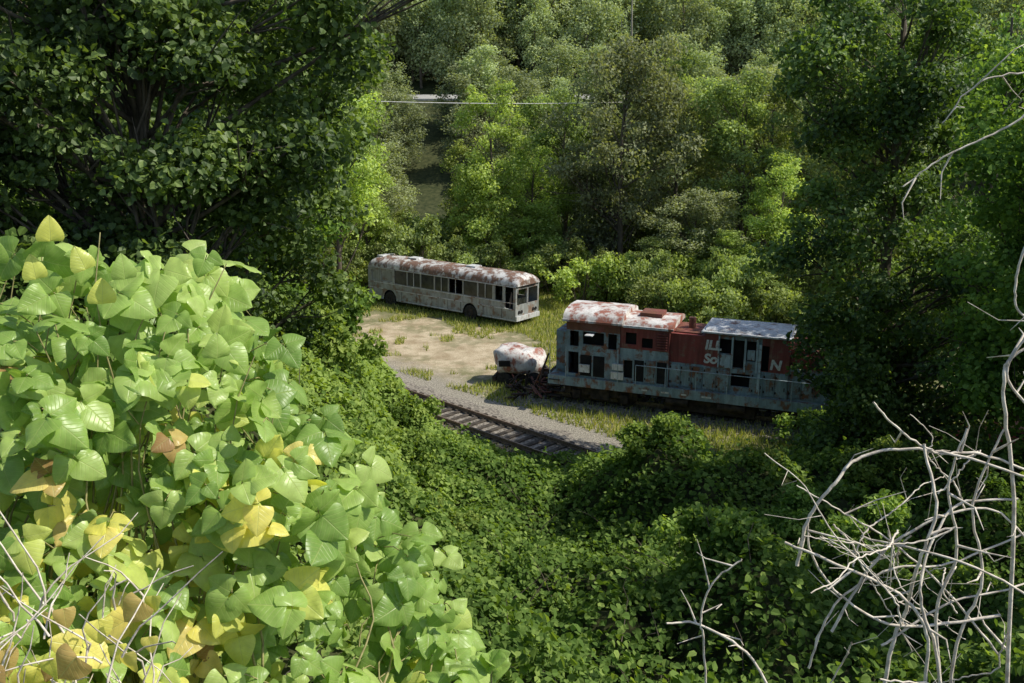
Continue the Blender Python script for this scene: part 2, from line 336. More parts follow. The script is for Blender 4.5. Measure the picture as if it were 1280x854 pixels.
# ------------------------------------------------------------------ trees
def tree_mesh(name,height,crown,nclump,cr,per,size,leafm,barkm=M_bark,tmpl=RH,trunk_r=.22,lean=(0,0),seed=0,fl=(.5,.85)):
    """crown: list of (cx,cy,cz,rx,ry,rz) ellipsoids, local coords"""
    mb=MB(); r0=np.random.default_rng(seed+100)
    n=9; t=np.linspace(0,1,n)
    P=np.stack([lean[0]*t+.25*np.sin(t*5+seed)*t,lean[1]*t+.25*np.cos(t*4+seed)*t,height*.86*t-.4],-1)
    mb.tube(P,trunk_r*(1-t*.85)+.015,8,1)
    w=np.array([c[3]*c[4]*c[5] for c in crown])**.66; w/=w.sum()
    for k in range(nclump):
        c=crown[r0.choice(len(crown),p=w)]
        d=r0.normal(size=3); d/=np.linalg.norm(d); rad=r0.uniform(.45,1.05)
        ctr=np.array(c[:3])+d*rad*np.array(c[3:])
        rr=cr*r0.uniform(.45,1.35); lv=r0.uniform(.2,.7)
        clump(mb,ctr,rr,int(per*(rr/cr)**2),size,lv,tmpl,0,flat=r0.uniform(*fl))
        if k%2==0:
            h=np.clip(ctr[2]-r0.uniform(.8,3.0),height*.12,height*.8)/(height*.86)
            i=h*(n-1); i0=int(min(i,n-2)); s=P[i0]*(1-(i-i0))+P[i0+1]*(i-i0)
            mid=(s*.5+ctr*.5)+r0.normal(size=3)*.3; mid[2]-=.15
            rb=trunk_r*.30*(1-h*.6)
            tt=np.linspace(0,1,6)[:,None]; Q=(1-tt)**2*s+2*tt*(1-tt)*mid+tt**2*ctr
            mb.tube(Q,rb*(1-tt[:,0]*.85)+.008,5,1)
            for _ in range(3):
                e=ctr+r0.normal(size=3)*rr*.6; mb.tube([Q[3],Q[3]*.4+e*.6+r0.normal(size=3)*.1,e],[rb*.4+.005,rb*.25+.004,.004],4,1)
    return mb.mesh(name,[leafm,barkm])
def place(name,me,x,y,z=None,rot=None,sc=1.0,sz=None):
    ob=bpy.data.objects.new(name,me); scene.collection.objects.link(ob)
    ob.location=(x,y,(float(T(x,y))-.1) if z is None else z)
    ob.rotation_euler=(0,0,random.uniform(0,6.28) if rot is None else rot)
    ob.scale=(sc,sc,sc if sz is None else sz); return ob

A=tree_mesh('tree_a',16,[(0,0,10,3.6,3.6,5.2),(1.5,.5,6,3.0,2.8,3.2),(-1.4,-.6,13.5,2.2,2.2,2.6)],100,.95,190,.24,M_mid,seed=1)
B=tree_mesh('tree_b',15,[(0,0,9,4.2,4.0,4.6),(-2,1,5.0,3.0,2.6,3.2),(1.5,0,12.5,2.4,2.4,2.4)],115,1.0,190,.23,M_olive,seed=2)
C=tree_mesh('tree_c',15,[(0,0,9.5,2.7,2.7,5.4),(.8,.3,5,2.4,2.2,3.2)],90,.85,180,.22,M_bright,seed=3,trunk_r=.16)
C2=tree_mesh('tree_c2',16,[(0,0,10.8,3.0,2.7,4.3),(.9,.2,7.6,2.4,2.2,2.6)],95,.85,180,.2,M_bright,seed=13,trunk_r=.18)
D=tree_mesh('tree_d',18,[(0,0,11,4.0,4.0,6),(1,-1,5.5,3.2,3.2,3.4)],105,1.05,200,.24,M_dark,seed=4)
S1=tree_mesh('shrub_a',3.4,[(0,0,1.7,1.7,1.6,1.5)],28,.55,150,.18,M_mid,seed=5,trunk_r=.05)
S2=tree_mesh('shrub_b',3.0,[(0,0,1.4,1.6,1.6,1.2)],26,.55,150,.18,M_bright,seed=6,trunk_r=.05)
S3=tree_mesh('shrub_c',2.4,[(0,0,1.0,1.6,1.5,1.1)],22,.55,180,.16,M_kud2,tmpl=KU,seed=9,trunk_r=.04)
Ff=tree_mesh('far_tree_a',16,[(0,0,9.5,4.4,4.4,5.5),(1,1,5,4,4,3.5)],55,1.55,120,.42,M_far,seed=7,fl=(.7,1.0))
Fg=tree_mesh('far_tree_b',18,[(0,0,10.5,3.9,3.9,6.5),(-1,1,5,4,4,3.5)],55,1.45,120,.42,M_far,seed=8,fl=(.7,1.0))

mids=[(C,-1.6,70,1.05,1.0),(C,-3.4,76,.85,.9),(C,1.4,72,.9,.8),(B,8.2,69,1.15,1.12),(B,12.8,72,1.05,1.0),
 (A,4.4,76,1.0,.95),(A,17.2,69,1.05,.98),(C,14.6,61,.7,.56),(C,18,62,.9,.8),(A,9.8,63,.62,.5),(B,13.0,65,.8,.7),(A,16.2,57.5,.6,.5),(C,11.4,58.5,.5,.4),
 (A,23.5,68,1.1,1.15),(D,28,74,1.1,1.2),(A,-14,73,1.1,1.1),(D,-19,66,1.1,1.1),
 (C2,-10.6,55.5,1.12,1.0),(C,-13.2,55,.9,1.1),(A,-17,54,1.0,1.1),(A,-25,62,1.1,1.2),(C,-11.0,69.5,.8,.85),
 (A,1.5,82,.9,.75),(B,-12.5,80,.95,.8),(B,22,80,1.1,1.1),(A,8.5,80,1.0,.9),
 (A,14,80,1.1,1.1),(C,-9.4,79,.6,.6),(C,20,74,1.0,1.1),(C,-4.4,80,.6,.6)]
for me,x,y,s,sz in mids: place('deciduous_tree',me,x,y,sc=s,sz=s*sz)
for i in range(42):
    x=-15+i*1.12+random.uniform(-.6,.6); y=67.0+random.uniform(-1,3)-.12*max(0,x-2)
    if x>4: y-=3
    place('shrub',random.choice([S1,S2,S1]),x,y,sc=random.uniform(.8,1.5),sz=random.uniform(.9,2.0))
for i in range(28):
    place('shrub',random.choice([S1,S2]),-18+i*1.7,random.uniform(77,83),sc=random.uniform(1.2,1.9),sz=random.uniform(1.2,2.0))
for i in range(18):
    place('shrub',random.choice([S1,S2,S1]),random.uniform(9,21),random.uniform(52,60),sc=random.uniform(.8,1.3),sz=random.uniform(.8,1.7))
for x,y,s in [(8,50,.7),(11,49,.9),(14,48.5,.8),(17,47,1.0),(20,46,1.2),(-13,47,1.2),(-11.5,43,1.2),(-10,39.6,1.1),(-14,42,1.4),(-15,50,1.3)]:
    place('shrub',random.choice([S1,S2]),x,y,sc=s)
for x,y,s in [(-3.6,27.5,.7),(-6.2,29.5,1.0),(-5.4,26,.9),(-3.0,24.5,.7),(-7.6,32,1.1),(4.2,26.5,.6),(7.6,26.6,.5),(10.4,25,.6),(3.8,15.6,.6),(8,19,.7),(7.6,22.5,.6),(-1.8,21,.5),(12.6,35.6,.9),(13.6,33.6,1.0),(15.4,32.5,.9),(12.2,33.8,.7),(14.6,36.4,1.0)]:
    place('kudzu_shrub',S3,x,y,sc=s)
hf=empty('hillside_forest')
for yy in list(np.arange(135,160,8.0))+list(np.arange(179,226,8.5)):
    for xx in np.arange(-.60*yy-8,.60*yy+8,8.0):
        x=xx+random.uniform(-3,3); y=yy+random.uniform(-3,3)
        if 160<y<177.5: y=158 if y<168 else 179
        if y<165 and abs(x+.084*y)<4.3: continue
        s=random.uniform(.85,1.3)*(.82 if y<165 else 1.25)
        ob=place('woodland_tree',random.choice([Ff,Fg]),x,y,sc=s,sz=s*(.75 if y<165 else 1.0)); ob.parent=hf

# vine-draped trees on the near left bank
L1=tree_mesh('left_tree',17,[(0,0,7.5,3.9,2.6,4.2),(3.3,.4,11.3,3.2,2.2,2.9),(1.8,.2,8.2,2.6,2,2.2),(-2.0,-1.5,4.5,2.6,2.0,3.5),(-2.0,-1.2,9.5,2.6,1.8,3.6)],240,.66,330,.118,M_dark,tmpl=KU,seed=21,trunk_r=.22,lean=(.8,0),fl=(.4,.75))
place('vine_covered_tree',L1,-6.6,16.0,z=6.0,rot=0)
L2=tree_mesh('left_tree2',12,[(0,0,4.5,3.2,2.4,3.0),(1.9,0,8.2,2.6,2,3.0),(-2,-1,6,2.4,2,3)],150,.75,300,.14,M_dark,tmpl=KU,seed=23,trunk_r=.18,lean=(.8,0))
place('vine_covered_tree',L2,-7.7,23.5,z=5.6,rot=0,sc=1.05)
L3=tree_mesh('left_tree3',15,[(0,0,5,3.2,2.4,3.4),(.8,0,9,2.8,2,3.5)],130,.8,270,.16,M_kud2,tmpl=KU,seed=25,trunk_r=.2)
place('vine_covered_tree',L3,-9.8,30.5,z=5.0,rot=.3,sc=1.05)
# right-hand trees
R1=tree_mesh('right_tree',20,[(0,0,9,3.6,3.2,6.0),(1.5,-1.5,5,3.6,3,3.8),(-.4,-.5,3.4,2.6,2.2,2.4),(-.8,0,15,3.4,3,3.5)],215,.85,270,.16,M_dark,tmpl=KU,seed=31,trunk_r=.32)
place('vine_covered_tree',R1,13.3,32.6,z=.1,rot=0)
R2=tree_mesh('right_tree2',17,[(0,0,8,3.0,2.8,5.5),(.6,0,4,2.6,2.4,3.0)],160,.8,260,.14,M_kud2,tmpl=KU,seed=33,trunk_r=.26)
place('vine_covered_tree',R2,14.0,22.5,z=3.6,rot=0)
place('vine_covered_tree',R2,12.6,14.2,z=4.0,rot=2.0,sc=1.05,sz=1.0)  # added off to the right for the shade it throws on the slope
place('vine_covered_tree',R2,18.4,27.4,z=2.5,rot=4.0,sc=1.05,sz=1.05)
for me,x,y,s,sz in ((A,17.5,46,.95,.95),(D,20.5,40,1.0,1.15),(D,25,49,1.1,1.1),(D,24,33,.9,1.0)): place('deciduous_tree',me,x,y,sc=s,sz=sz)
mb=MB(); mb.tube([(0,0,0),(.1,0,6),(-.1,.1,12),(.2,0,18),(.1,0,23)],[.22,.18,.14,.09,.03],8)
mb.tube([(-.05,.1,13),(.7,.3,15.5),(.9,.3,18)],[.07,.05,.02],6); mb.tube([(.15,0,17),(-.6,.1,19),(-.7,.1,20.5)],[.05,.03,.015],6)
o=mb.build('dead_tree',[M_palebark]); o.location=(9.6,79,0)

# ------------------------------------------------------------------ grass in the clearing
def grass():
    mb=MB(); n=120000
    x=rng.uniform(-16,20,n); y=rng.uniform(34.5,68,n)
    ell=((x+5.5)/8)**2+((y+.45*x-50)/6.0)**2
    dl=np.abs((x+3.0)*.69+(y-41.0)*.72)
    pr=(vn(x,y,.35,30)*.5+vn(x,y,1.1,31)*.5)
    keep=(pr+.28*np.clip(ell-.6,-.4,1.2)>.55)&(dl>2.0)
    x=x[keep];y=y[keep]; m=len(x); h=rng.uniform(.08,.38,m)
    a=rng.uniform(0,6.28,m); w=.02+.025*rng.random(m)
    b0=np.stack([x-np.cos(a)*w,y-np.sin(a)*w,np.full(m,-.01)],-1); b1=np.stack([x+np.cos(a)*w,y+np.sin(a)*w,np.full(m,-.01)],-1)
    tp=np.stack([x+rng.normal(size=m)*.09,y+rng.normal(size=m)*.09,h],-1)
    V=np.stack([b0,b1,tp],1).reshape(-1,3); F=np.arange(m*3).reshape(-1,3)
    mb.add(V,F,0,np.repeat(np.clip(rng.normal(.55,.25,m),0,1),3)); mb.build('grass',[M_grass])
grass()

# ------------------------------------------------------------------ railway track
M_rail=simple('rail_steel',(.14,.09,.06),(.30,.23,.18),12,.5,.2,metal=.4)
M_tie=simple('timber_tie',(.03,.024,.019),(.09,.075,.06),14,.95,.6,stretch=(1,.3,1))
M_bal=simple('ballast_gravel',(.07,.062,.052),(.34,.30,.25),9,.95,1.0,detail=10)
def track(name,x,y,rz,L):
    e=empty(name,(x,y,0),rz)
    mb=MB(); g=random.Random(3)
    xs_=np.arange(0,L+.01,.5); ysb=np.array([-2.3,-1.7,-.9,0,.9,1.7,2.3]); zb=np.array([.004,.10,.17,.17,.17,.10,.004])
    V=[];F=[]
    for i,xx in enumerate(xs_):
        for j,(yy,zz) in enumerate(zip(ysb,zb)):
            V.append((xx,yy+(g.uniform(-.3,.3) if j in(0,6) else 0),zz+(g.uniform(-.015,.015) if 0<j<6 else 0)))
    for i in range(len(xs_)-1):
        for j in range(6): F.append((i*7+j,(i+1)*7+j,(i+1)*7+j+1,i*7+j+1))
    mb.add(V,F,0,smooth=True); mb.build('ballast',[M_bal],e)
    mb=MB(); k=.3
    while k<L-.2:
        c=g.uniform(-.04,.04); mb.box(k-.11,k+.11,-1.28+c,1.28+c,.10,.235+g.uniform(-.01,.01)); k+=.56+g.uniform(-.03,.03)
    mb.build('ties',[M_tie],e,bevel=.015)
    mb=MB()
    for s in(-.7535,.7535):
        mb.box(0,L,s-.07,s+.07,.24,.26); mb.box(0,L,s-.012,s+.012,.26,.37); mb.box(0,L,s-.036,s+.036,.37,.41)
    mb.build('rails',[M_rail],e)
track('railway_track',-13.9,49.9,math.radians(-44),25)
track('railway_track',.8,43.4,math.radians(-21.8),25)

# ------------------------------------------------------------------ locomotive
M_blue=weathered('faded_blue_grey_paint',(.23,.33,.37),(.34,.44,.47),.36,.7,1.2,0,(.15,.065,.035))
M_blue2=weathered('faded_blue_grey_paint_b',(.30,.40,.43),(.18,.26,.29),.44,.7,1.5,20,(.15,.065,.035))
M_red=weathered('faded_red_paint',(.30,.06,.05),(.21,.055,.048),.30,.7,1.1,7,(.16,.085,.06))
M_red2=weathered('rusted_red_paint',(.25,.065,.05),(.19,.09,.065),.5,.75,1.3,17)
M_roofw=weathered('peeling_white_roof',(.80,.78,.76),(.68,.66,.64),.44,.7,.8,33,(.24,.09,.06))
M_roofg=weathered('grey_roof',(.72,.74,.76),(.56,.58,.60),.28,.6,1.0,41)
M_pale=weathered('pale_blue_frame',(.52,.64,.68),(.40,.50,.55),.25,.6,2,3)
M_black=simple('dark_interior',(.008,.008,.008),(.02,.018,.016),3,.95,.1)
M_under=simple('grimy_underframe',(.016,.013,.011),(.07,.05,.036),4,.9,.4)
M_white=weathered('faded_white_paint',(.8,.8,.78),(.7,.7,.68),.22,.6,3,3)
M_glass=simple('dusty_glass',(.02,.022,.02),(.05,.055,.05),2,.18,.05,spec=.6)
loco=empty('derelict_locomotive',(1.6,41.4,.33),math.radians(-21.8),(math.radians(.6),0))
X_=(1,0,0); Z_=(0,0,1); NY=(0,-1,0)
LB=MB()  # 0 blue,1 red,2 black,3 blue2,4 red2
LB.box(.1,15.6,.05,2.85,.80,1.12,3)
LB.box(.1,15.6,.0,.05,.72,1.16,0)
LB.box(.25,.95,.75,2.15,1.12,3.15,3)
cz0,cz1=1.12,3.85
LB.wall((0,.12,0),X_,Z_,NY,.95,3.5,cz0,2.45,[(1.05,1.55,1.3,2.35)],.1,0)
LB.wall((0,.12,0),X_,Z_,NY,.95,3.5,2.45,3.4,[(1.12,1.55,2.62,3.35),(1.75,2.75,2.75,3.35),(2.95,3.35,2.62,3.35)],.1,3)
LB.wall((0,.12,0),X_,Z_,NY,.95,3.5,3.4,cz1,[],.1,4)
LB.add([(.95,.12,cz0),(.95,2.78,cz0),(.95,2.78,cz1),(.95,.12,cz1)],[(0,1,2,3)],3)
LB.add([(3.5,.12,cz0),(3.5,2.78,cz0),(3.5,2.78,cz1),(3.5,.12,cz1)],[(0,1,2,3)],4)
LB.add([(.95,2.78,cz0),(3.5,2.78,cz0),(3.5,2.78,cz1),(.95,2.78,cz1)],[(0,1,2,3)],4)
LB.box(1.2,3.3,.5,2.5,1.12,3.6,2)
LB.wall((0,.16,0),X_,Z_,NY,3.5,5.75,1.12,2.75,[(3.7,4.1,1.35,2.2)],.08,0)
LB.wall((0,.16,0),X_,Z_,NY,3.5,5.75,2.75,3.78,[(3.75,4.25,2.95,3.5),(4.5,5.0,2.85,3.3)],.08,1)
LB.box(3.55,5.7,.35,2.6,1.12,3.7,2)
LB.add([(5.75,.16,1.12),(5.75,2.7,1.12),(5.75,2.7,3.78),(5.75,.16,3.78)],[(0,1,2,3)],1)
LB.add([(3.505,2.7,1.12),(5.75,2.7,1.12),(5.75,2.7,3.78),(3.505,2.7,3.78)],[(0,1,2,3)],1)
LB.box(5.76,7.3,.30,2.5,2.30,3.62,1); LB.box(5.76,7.3,.27,2.53,1.12,2.30,0)
rh=[(7.95,8.45,2.95,3.6),(8.55,9.0,2.35,3.6),(9.1,9.5,2.7,3.6),(9.75,10.05,2.31,3.45)]
LB.wall((0,.2,0),X_,Z_,NY,7.3,7.88,2.30,3.82,[],.1,1)
LB.wall((0,.2,0),X_,Z_,NY,7.88,9.74,2.30,3.82,rh[:3],.1,3)
LB.wall((0,.2,0),X_,Z_,NY,9.74,10.9,2.30,3.82,[rh[3]],.1,1)
LB.wall((0,.2,0),X_,Z_,NY,7.3,10.9,1.12,2.30,[(8.5,9.3,1.5,2.1)],.1,0)
LB.box(7.4,10.8,.5,2.4,1.12,3.75,2)
for xx in(7.305,10.9): LB.add([(xx,.2,1.12),(xx,2.6,1.12),(xx,2.6,3.82),(xx,.2,3.82)],[(0,1,2,3)],1)
LB.add([(7.305,2.6,1.12),(10.9,2.6,1.12),(10.9,2.6,3.82),(7.305,2.6,3.82)],[(0,1,2,3)],1)
LB.box(10.91,15.2,.32,2.5,2.55,3.30,1); LB.box(10.91,15.2,.29,2.53,1.12,2.55,0)
LB.box(10.91,15.2,.34,2.48,3.302,3.38,4)
LB.build('carbody',[M_blue,M_red,M_black,M_blue2,M_red2],loco)
DP=MB(); g=random.Random(9)
def doors(x0,x1,z0,z1,y,w,mats,miss=.1):
    x=x0
    while x+w<=x1+.01:
        if g.random()>miss:
            m_=g.choice(mats); dz=g.uniform(-.02,.02); DP.box(x+.02,x+w-.02,y-.035,y-.003,z0+.03,z1-.03+dz,m_)
            DP.box(x+w-.12,x+w-.08,y-.06,y-.036,z0+.3*(z1-z0),z0+.45*(z1-z0),3)
            for q in(.15,.8): DP.box(x+.0,x+.06,y-.05,y-.036,z0+q*(z1-z0),z0+q*(z1-z0)+.1,3)
        else: DP.box(x+.04,x+w-.04,y-.012,y-.003,z0+.05,z1-.05,2)
        x+=w
doors(5.8,7.28,1.2,2.25,.27,.49,[0,0,1],.1)
doors(10.95,15.2,1.2,2.45,.29,.53,[0,0,1],.12)
doors(7.32,8.45,1.2,2.25,.2,.56,[0,1],.1); doors(9.4,10.88,1.2,2.25,.2,.49,[0,0],.15)
doors(4.15,5.7,1.2,2.3,.16,.52,[1,0],.25)
doors(1.6,3.45,1.2,2.3,.12,.62,[0,1],.15)
doors(10.95,15.2,2.62,3.2,.32,.85,[4,4,5],.15)
for x0,x1,z0,z1 in((7.89,7.95,2.3,3.7),(8.46,8.54,2.3,3.7),(9.01,9.09,2.2,3.7),(9.51,9.6,2.2,3.7),(8.0,8.45,2.32,2.9)):
    DP.box(x0,x1,.15,.197,z0,z1,6)
DP.box(9.14,9.46,.22,.26,2.75,3.2,6)
DP.box(9.62,9.74,.14,.197,1.3,3.5,6)
for i in range(7): DP.box(5.15,5.65,.10,.157,2.8+i*.12,2.85+i*.12,4)
for i in range(6): DP.box(11.9,12.6,.26,.317,2.66+i*.09,2.70+i*.09,5)
DP.build('doors_and_panels',[M_blue,M_blue2,M_black,M_under,M_red,M_red2,M_pale],loco,bevel=.006)
def arch_roof(mb,x0,x1,y0,y1,z,rise,mat,n=10,dent=.02):
    xs2=np.linspace(x0,x1,9); a=np.linspace(0,math.pi,n)
    V=[];F=[]
    for x in xs2:
        for t in a:
            V.append((x+random.uniform(-1,1)*dent*.5,(y0+y1)/2-(y1-y0)/2*math.cos(t)*(1),z+rise*math.sin(t)**.75+random.uniform(-dent,dent)))
    for i in range(8):
        for j in range(n-1): F.append((i*n+j,(i+1)*n+j,(i+1)*n+j+1,i*n+j+1))
    mb.add(V,F,mat,smooth=True)
    mb.add(V[:n],[tuple(range(n))],mat); mb.add(V[-n:],[tuple(range(n))],mat)
RB=MB()
arch_roof(RB,.8,3.62,.0,2.9,3.86,.52,0)
RB.box(.8,3.62,-.02,.04,3.80,3.9,0)
arch_roof(RB,3.63,5.9,.10,2.75,3.79,.34,0,dent=.012); RB.box(3.63,5.92,.06,.12,3.74,3.84,1)
RB.box(4.2,5.2,.9,1.9,4.05,4.28,2)
RB.box(7.15,10.98,.06,2.7,3.825,3.89,1)
arch_roof(RB,7.3,10.9,.3,2.5,3.89,.16,1,dent=.01)
RB.box(5.9,7.1,.5,2.3,3.625,3.68,2); RB.cyl((6.5,1.4,3.9),(0,0,1),.16,.5,14,2)
RB.box(11.2,12.4,.8,2.0,3.385,3.6,2); RB.cyl((13.3,1.4,3.55),(0,0,1),.35,.32,18,2)
RB.box(2.0,2.35,-.45,-.03,3.3,3.34,1)
RB.build('roofs',[M_roofw,M_roofg,M_red2],loco)
UB=MB()
UB.box(5.6,9.6,.35,2.55,.05,.78,0)
UB.cyl((6.2,.22,.5),(1,0,0),.2,1.0,12,0); UB.cyl((8.6,.22,.5),(1,0,0),.2,1.2,12,0)
for c in(2.6,12.4):
    UB.box(c-1.75,c+1.75,.28,.42,.28,.62,0); UB.box(c-1.75,c+1.75,2.48,2.62,.28,.62,0)
    UB.box(c-.45,c+.45,.18,.27,.15,.66,0)
    for w in(-1.15,1.15):
        UB.box(c+w-.18,c+w+.18,.16,.27,.1,.5,0)
        for yy in(.68,2.18): UB.cyl((c+w,yy,.53-.25),(0,1,0),.48,.13,24,0)
        UB.cyl((c+w,1.45,.28),(0,1,0),.09,1.6,10,0)
        for q in(-.32,.32): UB.cyl((c+w+q,.3,.55),(0,0,1),.08,.3,10,0)
for sx in(.15,15.0):
    for i in range(4): UB.box(sx,sx+.55,-.05,.25,.12+i*.27,.15+i*.27,0)
UB.box(-.1,.1,.5,2.4,.35,1.1,0); UB.cyl((-.3,1.45,.65),(1,0,0),.14,.6,10,0)
UB.build('trucks_and_underframe',[M_under],loco)
HB=MB()
HB.tube([(4.3,.0,2.05),(15.2,.0,2.05)],[.02,.02],6)
for x in np.arange(4.3,15.3,1.36): HB.tube([(x,.0,1.14),(x,.0,2.05)],[.018,.018],6)
for x in(.2,.98,3.46): HB.tube([(x,-.02,1.1),(x,-.02,2.7)],[.02,.02],6)
HB.build('handrails',[M_pale],loco)
SB=MB()
for x,z,w,h in((1.62,1.45,.5,.36),(3.15,1.28,.58,.34),(3.2,1.72,.5,.28)):
    SB.box(x,x+w,-.03,.075,z,z+h,0)
for x in np.arange(4.6,14.8,.9):
    if random.random()<.7: SB.box(x,x+random.uniform(.2,.5),-.012,-.003,.88,.95,0)
SB.build('markings',[M_white],loco)
def letter(txt,x,y,z,size,bold=.035):
    cu=bpy.data.curves.new('lettering','FONT'); cu.body=txt; cu.size=size; cu.offset=bold*size; cu.extrude=.006; cu.shear=.15
    ob=bpy.data.objects.new('lettering',cu); scene.collection.objects.link(ob)
    ob.data.materials.append(M_white); ob.location=(x,y,z); ob.rotation_euler=(math.pi/2,0,0); ob.parent=loco; return ob
letter('ILL',7.30,.185,3.08,.58,.04); letter('So',7.28,.185,2.46,.58,.04); letter('N',10.1,.185,2.45,.6,.04); letter('4',14.2,.27,2.65,.45)

# ------------------------------------------------------------------ bus
M_bw=weathered('chalky_white_bus_paint',(.42,.44,.44),(.30,.32,.32),.36,.6,.9,50,(.16,.10,.07))
M_bl=weathered('dull_aluminium_skirt',(.42,.44,.44),(.30,.32,.32),.36,.55,1.1,60,(.15,.09,.06))
M_br=weathered('rust_patched_roof',(.80,.80,.80),(.64,.64,.64),.55,.75,.9,70,(.15,.085,.06))
M_tyre=simple('tyre_rubber',(.015,.015,.014),(.05,.045,.04),8,.9,.2)
bus=empty('derelict_bus',(-10.2,64.0,-.05),math.radians(-36.8),(math.radians(-1.2),0)); bus.scale=(1,1,1.08)
L=13.0; W=2.5
BB=MB()
def arch_z(x):
    for c in(2.1,9.3):
        if abs(x-c)<.62: return .42+max(0,math.sqrt(.62**2-(x-c)**2))*1.1
    return .42
cols=np.unique(np.concatenate([np.linspace(0,L,60),np.linspace(1.48,2.72,24),np.linspace(8.68,9.92,24)]))
for y in(0,W):
    V=[];F=[]
    for x in cols:
        zb=arch_z(x); V+=[(x,y,zb),(x,y,max(zb,1.12)+.002)]
    for i in range(len(cols)-1): F.append((2*i,2*i+2,2*i+3,2*i+1))
    BB.add(V,F,1)
    wh=[(.35,1.1,1.62,2.3),(1.25,2.35,1.62,2.3)]+[(2.55+i*1.24,2.55+i*1.24+1.14,1.56,2.42) for i in range(7)]+[(11.35,11.95,1.56,2.42)]
    if y==0: wh.append((12.15,12.8,.6+.55,2.42))
    o_=(0,y,0); n_=(0,-1,0) if y==0 else (0,1,0)
    BB.wall(o_,X_,Z_,n_,0,L,1.12,2.5,wh,.07,0)
    for k,h in enumerate(wh):
        yy=y+(.05 if y==0 else -.05)
        if k in(0,1): BB.add([(h[0],yy,h[2]),(h[1],yy,h[2]),(h[1],yy,h[3]),(h[0],yy,h[3])],[(0,1,2,3)],5)
        elif k in(2,3,4,5,7,8): BB.add([(h[0],yy,h[2]),(h[1],yy,h[2]),(h[1],yy,h[3]),(h[0],yy,h[3])],[(0,1,2,3)],3)  # near-black panes fill the openings, interior darkness put into their colour
        if k in(3,5,6,8):
            BB.box(h[0]+.55,h[0]+.585,y-.012,y+.012,h[2],h[3],4)
    sg=-1 if y==0 else 1
    for z_,hh in((1.1,.05),(1.48,.04),(2.44,.035),(.46,.05)):
        segs=[(0.02,L-.02)] if z_>1.13 else [(0.02,1.45),(2.75,8.65),(9.95,L-.02)]
        for s0,s1 in segs: BB.box(s0,s1,*sorted((y+sg*.003,y+sg*.03)),z_,z_+hh,4)
    for x in(3.2,4.6,6.0,7.4,8.5,10.4,11.9): BB.box(x,x+.02,*sorted((y+sg*.003,y+sg*.012)),.52,1.09,2)
BB.wall((0,0,0),(0,1,0),Z_,(-1,0,0),0,W,.42,2.5,[(.5,2.0,1.6,2.3)],.06,0)
BB.wall((L,0,0),(0,1,0),Z_,(1,0,0),0,W,.42,2.62,[(.14,1.18,1.38,2.3),(1.32,2.36,1.38,2.3)],.08,0)
BB.box(L-.1,L-.06,.14,1.18,1.38,1.75,3)
BB.box(L+.003,L+.10,.0,W,.45,.72,4)
for y in(.35,.62,1.88,2.15): BB.cyl((L+.02,y,.95),(1,0,0),.10,.06,14,2)
BB.box(L+.003,L+.03,.5,2.0,2.36,2.56,2)
BB.box(L+.003,L+.035,1.23,1.27,1.38,2.32,4)
BB.tube([(L+.03,.3,1.4),(L+.05,.65,1.75),(L+.04,.95,2.2)],[.012]*3,5,2)
BB.box(.05,L-.05,.06,W-.06,.5,.62,2)
for i in range(10):
    x=1+i*1.1
    for y in(.25,1.45): BB.box(x,x+.12,y,y+.8,.62,1.65,2); BB.box(x-.4,x,y,y+.8,.95,1.08,2)
BB.build('body',[M_bw,M_bl,M_black,M_glass,M_roofg,M_bl],bus)
RB=MB(); st=np.concatenate([[0,.05,.18,.4],np.linspace(.8,L-.8,24),[L-.35,L-.12,L+.02,L+.1]])
prof=[(0.0,0.0),(.02,.14),(.10,.32),(.28,.47),(.6,.57),(.95,.62),(1.25,.635),(1.55,.62),(1.9,.57),(2.22,.47),(2.40,.32),(2.48,.14),(2.5,0.0)]
V=[];F=[];n=len(prof)
for x in st:
    e=min(x+.02,L+.14-x); s=1.0 if e>.8 else (.30+.70*math.sqrt(max(0,1-(1-e/.8)**2)))
    for (y,z) in prof: V.append((x,1.25+(y-1.25)*(.94+.06*s),2.5+z*s+ (random.uniform(-.018,.018) if z>.3 else 0)))
for i in range(len(st)-1):
    for j in range(n-1): F.append((i*n+j,(i+1)*n+j,(i+1)*n+j+1,i*n+j+1))
RB.add(V,F,0,smooth=True); RB.add(V[:n],[tuple(range(n))],0); RB.add(V[-n:],[tuple(range(n))],0)
RB.box(3.0,3.8,.9,1.6,3.1,3.2,1); RB.box(8.2,9.0,.9,1.6,3.1,3.2,1); RB.box(.35,.9,.6,1.9,3.02,3.14,1)
RB.build('roof',[M_br,M_roofg],bus)
WB=MB()
for x in(2.1,9.3):
    for y in(.16,W-.16):
        WB.cyl((x,y,.48),(0,1,0),.5,.28,28,0); 
        yy=.015 if y<1 else W-.015
        WB.cyl((x,yy,.48),(0,1,0),.27,.03,20,1); WB.cyl((x,yy-(.02 if y<1 else -.02),.48),(0,1,0),.11,.06,12,0)
WB.box(.3,L-.5,.5,2.0,.3,.5,0)
WB.build('wheels',[M_tyre,M_under],bus)

